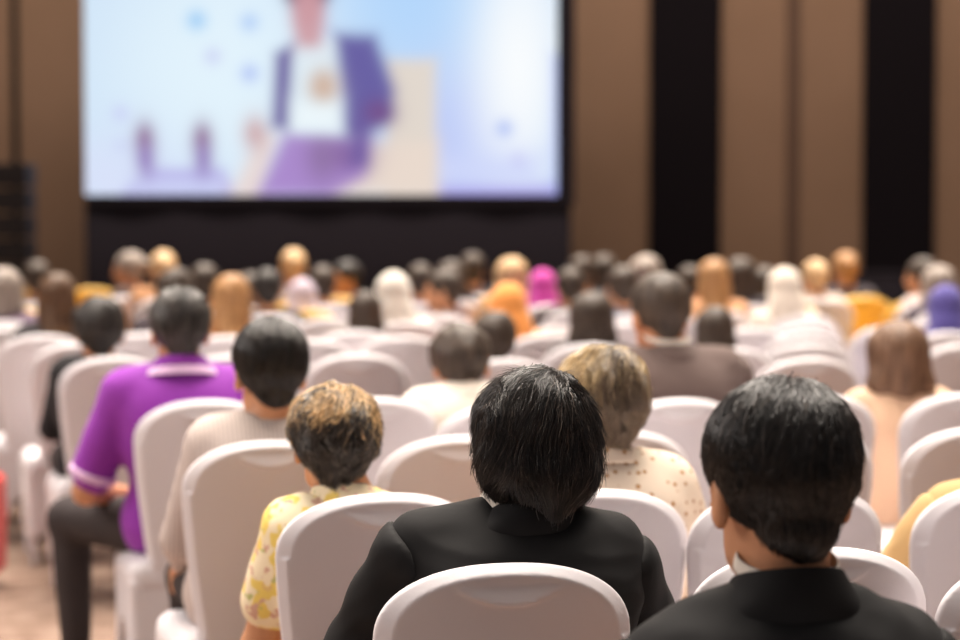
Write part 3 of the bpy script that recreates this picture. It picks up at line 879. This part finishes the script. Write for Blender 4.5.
do(dict(style='full', top='black_suit', kind='jacket', sh=.178, h=.008, hh=.005, hb=.0055, wr=.007, hx=.035, yaw=rad(2), hs=.97, skin='skin_warm', seed=4, shz=(-.006, -.022),
        over={('el', -1): (-.285, .02, .70), ('el', 1): (.275, .0, .69)},
        strands=dict(n=15000, L=(.04, .12), seg=12, r0=.0006, lift=.015, wav=.002, wavf=30, pal=BLK, pw=(.44, .31, .17, .08), seed=3, flow=.85, grav=.40, nape=-.115)),
   533, 362, 3.76, rad(11), 'man with thick black hair in a black suit seated at the centre front', 1.262)
do(dict(style='short', top='black_suit', kind='jacket', sh=.18, shz=(-.045, -.045), dz=-.02, wr=.006, hy=.0, over={'head': (0, -.05, 1.135)}, h=.009, hh=.006, hb=.0055, yaw=rad(6), nod=-.16, hs=1.10, skin='skin_warm', seed=8,
        strands=dict(n=9000, L=(.03, .07), seg=8, r0=.0009, lift=.006, pal=BLK, pw=(.6, .30, .09, .01), seed=5, flow=.5, grav=.35, nape=-.11)),
   778, 377, 3.05, rad(10), 'man with short black hair in a black suit, nearest the camera at the right', 1.275)
gold_ = [(.80, .55, .28), (.50, .34, .19), (.09, .065, .048), (.03, .025, .022), (.26, .23, .20)]
def topblond(root, rs):
    t = np.clip((root[:, 2] + .005) / .08, 0, 1)
    u = np.clip(.5 + .55 * noise3(77, 55, 5)(*root.T) + rs.randn(len(root)) * .10, 0, .999)
    return np.where(u < t * .62, np.where(rs.rand(len(root)) < .55, 0, 1), np.where(u < .80, rs.choice([2, 3], len(root)), 4))
do(dict(style='curly', top='floral', kind='blouse', sh=.138, shz=(-.005, -.045), h=.010, hh=.007, hb=.007, hs=1.0, hx=-.035, side=-.03, skin='skin_warm', seed=12, fat=.96,
        over={('el', -1): (-.225, .0, .66)},
        strands=dict(n=6500, L=(.03, .07), seg=9, r0=.0012, lift=.010, wav=.004, wavf=90, pal=gold_, mod=topblond, seed=7, flow=1.0, grav=.25, nape=-.09)),
   333, 381, 4.62, rad(14), 'woman with short curly blond-grey hair in a yellow floral shirt', 1.262)
def topgold(root, rs):
    t = np.clip((root[:, 2] - .005) / .09, 0, 1)
    u = np.clip(.5 + .55 * noise3(78, 45, 5)(*root.T) + rs.randn(len(root)) * .10, 0, .999)
    return np.where(u < t * .62, np.where(rs.rand(len(root)) < .45, 0, 1), np.where(u < .85, rs.choice([2, 4], len(root)), 3))
do(dict(style='curly', top='dots', kind='blouse', tp=.98, over={('el', 1): (.25, .0, .68)}, sh=.145, h=.010, hh=.007, hb=.008, hs=1.0, yaw=rad(4), skin='skin', seed=15,
        strands=dict(n=6000, L=(.05, .11), seg=9, r0=.0012, lift=.008, wav=.006, wavf=50, pal=[(.62, .46, .25), (.38, .27, .14), (.18, .125, .08), (.05, .038, .03), (.26, .19, .13)], mod=topgold, seed=9, flow=.7, grav=.3, nape=-.09)),
   601, 343, 4.85, rad(12), 'woman with golden grey short hair in a dotted cream blouse', 1.262)
do(dict(style='short', top='hatch', kind='far', topname='shirt', sh=.15, h=.012, hh=.008, hb=.008, hs=1.04, yaw=rad(6), skin='skin_warm', seed=18, side=.03,
        over={('el', -1): (-.19, .02, .69), ('wr', -1): (-.17, .20, .60)}, trou='trousers',
        strands=dict(n=4500, L=(.03, .06), seg=6, r0=.0013, lift=.005, pal=BLK, pw=(.5, .38, .12, 0), seed=15, flow=.5, grav=.35, nape=-.11)),
   269, 319, 5.66, rad(13), 'man with short black hair in a grey patterned shirt', 1.262)
do(dict(style='short', top='purple', kind='polo', sh=.175, h=.012, hh=.008, hb=.008, hs=.99, yaw=rad(4), skin='skin_warm', seed=21, fat=1.05, side=-.02, dz=.02,
        over={('el', -1): (-.30, -.02, .66), ('wr', -1): (-.17, .2, .62), ('kn', -1): (-.335, .26, .54), ('an', -1): (-.32, .24, .10), ('hip', -1): (-.12, -.02, .55)},
        strands=dict(n=4500, L=(.03, .06), seg=6, r0=.0014, lift=.005, pal=[(.02, .018, .018), (.06, .052, .048), (.14, .12, .11), (.3, .27, .25)], pw=(.4, .35, .2, .05), seed=25, flow=.5, grav=.35, nape=-.11)),
   179, 286, 6.85, rad(13), 'man in a purple polo shirt with lilac collar trim', 1.282)
do(dict(style='short', top='grey_suit', kind='jacket', sh=.185, h=.013, hh=.009, hb=.010, seed=35, hairmat=HAIR['dark'], colz=.33, hx=-.03, yaw=rad(8), hy=.02, nod=-.1),
   659, 271, 7.2, rad(12), 'man in a grey suit with a white collar', 1.262)
do(dict(style='curly', top=cloth(30, 27, 30), kind='far', sh=.145, h=.013, hh=.009, hb=.010, hs=1.17, seed=36, hairmat=HAIR['black']),
   99, 293, 8.85, rad(13), 'black haired person in black left of the purple polo', 1.135 + .128 * 1.17)
do(dict(style='curly', top='white_shirt', kind='blouse', tp=.98, sh=.165, h=.012, hh=.009, hb=.010, hs=1.08, seed=37, hairmat=HAIR['dark'], dz=.045, over={'head': (0, .02, 1.145)}, nod=-.35),
   460, 321, 7.0, rad(12), 'dark haired person in a white shirt at the centre, head bowed', 1.145 + .128 * 1.08)
bobw = do(dict(style='bob', top='peach', kind='blouse', tp=.98, sh=.155, h=.012, hh=.009, hb=.010, hs=1.12, seed=38, hairmat=HAIR['brown'], dz=.01, nod=-.15),
   897, 319, 7.5, rad(8), 'woman with a brown bob in a peach blouse', 1.145 + .125 * 1.12)
st_ = empty('stool', (bobw.location.x, bobw.location.y, 0), rad(8)); tag(st_, 'white covered backless seat under the woman in the peach blouse', 'stool')
for c in CH0.children:
    if not c.name.startswith('backrest'):
        q = c.copy(); COL.objects.link(q); q.parent = st_
do(dict(style='short', top='tan', kind='jacket', sh=.185, h=.012, hh=.010, hb=.009, seed=31, hairmat=HAIR['black'],
        over={('el', -1): (-.33, .04, .68), ('wr', -1): (-.22, .22, .62)}),
   1008, 384, 4.92, rad(12), 'person in a tan jacket cut by the right edge', 1.262)

# ------------------------------------------------------------------ people farther off: one figure of each kind, then copies
ARCH = {}
for st, kw in dict(short=dict(), long=dict(sh=.145), bob=dict(sh=.145), hijab=dict(sh=.145), bun=dict(sh=.15), curly=dict(sh=.155)).items():
    r, j = person(dict(style=st, top=cloth(60, 56, 66), kind='far', h=.015, hh=.010, hb=.0105, skin='skin_warm', hairmat=HAIR['black'], seed=40, **kw))
    ARCH[st] = (r, j, [True])
TOPZ = dict(short=1.262, long=1.258, bob=1.262, hijab=1.262, bun=1.258, curly=1.258)
def far(st, px, py, Y, hair, top, label, th=rad(10), chair='white', skin=None, turn=0, low=False):
    r, j, first = ARCH[st]; py += 3 if py < 285 else 1
    if first[0]: o = r; first[0] = False
    else: o = copy_tree(r)
    own = False
    for dy in OFFP:
        q = at(px, py, Y + dy)
        if not clear(q.x, Y + dy, PE, .44): continue
        dc = min(math.hypot(q.x - a, Y + dy - b) for a, b in CH)
        if dc < .14: own = True; Y += dy; break
        if dc >= .47: Y += dy; break
    else: CLASH.append(label)
    sc = seat_person(o, j, px, py, Y, th + turn, label, TOPZ[st])
    PE.append((o.location.x, o.location.y))
    for c in o.children:
        nm = c.name.split('.')[0]
        if nm in ('hair', 'headscarf'): c.material_slots[0].material = HAIR[hair] if isinstance(hair, str) else cloth(*hair)
        if nm == 'shirt': c.material_slots[0].material = top if not isinstance(top, tuple) else cloth(*top)
    if chair and not own:
        d = label.split(' ')
        cl = ('gold' if chair == 'gold' else 'white') + ' covered chair under the ' + label
        cl = ' '.join(cl.split()[:16])
        CH.append((o.location.x, o.location.y))
        place_chair((o.location.x, o.location.y, 0), th, cl, gold=chair == 'gold', group='chairs under the far audience')
    return o

far('long', 57, 269, 10.45, 'deepbrown', (40, 34, 38), 'long brown haired woman in black at the left')
far('curly', 494, 309, 8.7, 'dark', (50, 44, 46), 'dark haired person right behind the white shirted one')

far('long', 714, 304, 9.3, 'dark', (64, 54, 54), 'long dark haired woman right of the grey suit')
far('bob', 591, 289, 9.7, 'dark', (60, 52, 54), 'dark brown haired person above the golden grey woman')
far('long', 365, 289, 10.8, 'dark', (66, 54, 52), 'woman with smooth dark brown hair left of the white headscarf')
far('long', 231, 270, 10.6, 'golden', (150, 100, 60), 'golden brown long haired woman')
far('curly', 175, 264, 10.5, 'dark', (70, 60, 66), 'dark haired person just beyond the purple polo man')
far('short', 267, 265, 11.5, 'black', (34, 32, 38), 'black haired person between golden hair and pale headscarf')
far('hijab', 393, 268, 11.0, (230, 224, 214), (222, 216, 208), 'person in a white headscarf left of centre')
far('hijab', 508, 279, 10.6, (240, 158, 84), (238, 160, 92), 'person in an orange headscarf at the centre')
far('hijab', 784, 264, 12.0, (228, 216, 202), (222, 210, 198), 'person in a cream white headscarf at the right')
far('bob', 3, 263, 12.0, 'grey', (120, 100, 120), 'grey haired person cut by the left edge')
far('short', 37, 257, 14.0, 'dark', (90, 74, 70), 'dark haired person against the brown wall at the far left')
far('bun', 128, 248, 15.0, 'grey', (80, 64, 62), 'grey haired person, left of two bright heads at the far left', turn=rad(60))
far('bun', 163, 247, 15.1, 'blond', (190, 140, 100), 'blond haired person, right of two bright heads at the far left')
far('short', 204, 260, 12.6, 'dark', (60, 48, 50), 'dark haired person left of the golden brown hair')
far('bun', 293, 245, 15.5, 'blond', (150, 120, 110), 'fair haired person highest against the black drape')
far('hijab', 302, 275, 12.6, (196, 182, 196), (196, 184, 200), 'person in a pale lilac headscarf', chair='gold')
far('short', 322, 262, 13.6, 'dark', (70, 60, 64), 'dim dark haired person right of the fair hair')
far('short', 345, 257, 15.0, 'black', (110, 70, 60), 'dark haired person turned with the face lit left of the white headscarf', turn=rad(110))
far('short', 420, 260, 13.8, 'dark', (70, 72, 140), 'dark haired person in a blue shirt right of the white headscarf')
far('short', 442, 266, 12.4, 'dark', (96, 70, 66), 'dark haired person turned sideways with lit cheek', turn=rad(80))
far('short', 472, 249, 15.0, 'dark', (56, 52, 60), 'dark haired person left of the blond haired one')
far('bob', 451, 256, 14.2, 'dark', (60, 54, 62), 'dark haired person behind the sideways turned one')
far('bob', 511, 253, 14.4, 'blond', (210, 160, 100), 'blond haired person just beyond the orange headscarf')
far('hijab', 542, 266, 14.0, (196, 70, 160), (150, 60, 130), 'person in a magenta headscarf')
far('short', 581, 252, 14.6, 'dark', (56, 50, 54), 'dark haired person in front of the first brown panel, left')
far('bob', 603, 250, 15.6, 'dark', (60, 52, 54), 'dark haired person in front of the first brown panel, right')
far('bob', 645, 251, 14.0, 'grey', (70, 66, 80), 'grey haired person beyond the grey suited man')
far('short', 622, 262, 12.4, 'dark', (120, 130, 150), 'dark haired person in a light blue shirt')
far('short', 689, 262, 14.4, 'dark', (80, 64, 64), 'small dark haired person right of the grey suited man')
far('long', 713, 255, 12.8, 'golden', (200, 150, 110), 'golden haired woman beside the black wall strip')
far('bob', 741, 253, 13.6, 'dark', (60, 54, 60), 'dark haired person right of the golden haired woman', turn=rad(-20))
far('bob', 764, 262, 14.2, 'dark', (60, 60, 90), 'dark haired person left of the cream white headscarf')
far('bun', 815, 256, 14.6, 'blond', (214, 196, 180), 'pale haired person right of the cream white headscarf')
far('bun', 845, 248, 15.2, 'golden', (60, 52, 60), 'golden haired person before the second brown panel')
far('short', 921, 254, 14.0, 'dark', (206, 190, 184), 'dark haired person in a pale shirt at the far right', turn=rad(40))
far('bob', 938, 261, 13.2, 'grey', (90, 80, 90), 'grey haired person beyond the blue headscarf')
far('hijab', 945, 281, 11.2, (90, 82, 150), (74, 70, 130), 'person in a blue violet headscarf at the right edge')
far('short', 392, 282, 13.0, 'dark', (60, 62, 120), 'dark haired person low behind the white headscarf')
far('bob', 250, 268, 13.2, 'dark', (60, 54, 58), 'dark haired person low beyond the golden brown hair')
far('short', 570, 264, 13.0, 'dark', (74, 64, 66), 'dark haired person right of the magenta headscarf')
far('short', 12, 272, 13.4, 'dark', (60, 50, 54), 'dark haired person at the far left behind gold chairs', chair='gold')

# a bright red bag standing in the aisle at the left edge
bagp = at(0, 497, 9.0)
bagroot = empty('bag', (bagp.x - .075, 9.0, 0)); tag(bagroot, 'bright red bag at the left edge beside the aisle chairs', 'bag')
Fb = Field(); Fb.box((0, 0, .25), (.075, .15, .20), .03); Fb.disp = wrinkle(3, .004, 20); Fb.plane((0, 0, -1), -.04)
Fb.build('bag_body', .01, cloth(206, 40, 30), bagroot)
Fh_ = Field()
for a in range(8):
    t0, t1 = a / 8 * math.pi, (a + 1) / 8 * math.pi
    Fh_.cap((0, -.08 * math.cos(t0), .44 + .13 * math.sin(t0)), (0, -.08 * math.cos(t1), .44 + .13 * math.sin(t1)), .009, k=.004)
Fh_.build('handle', .005, cloth(160, 30, 26), bagroot)
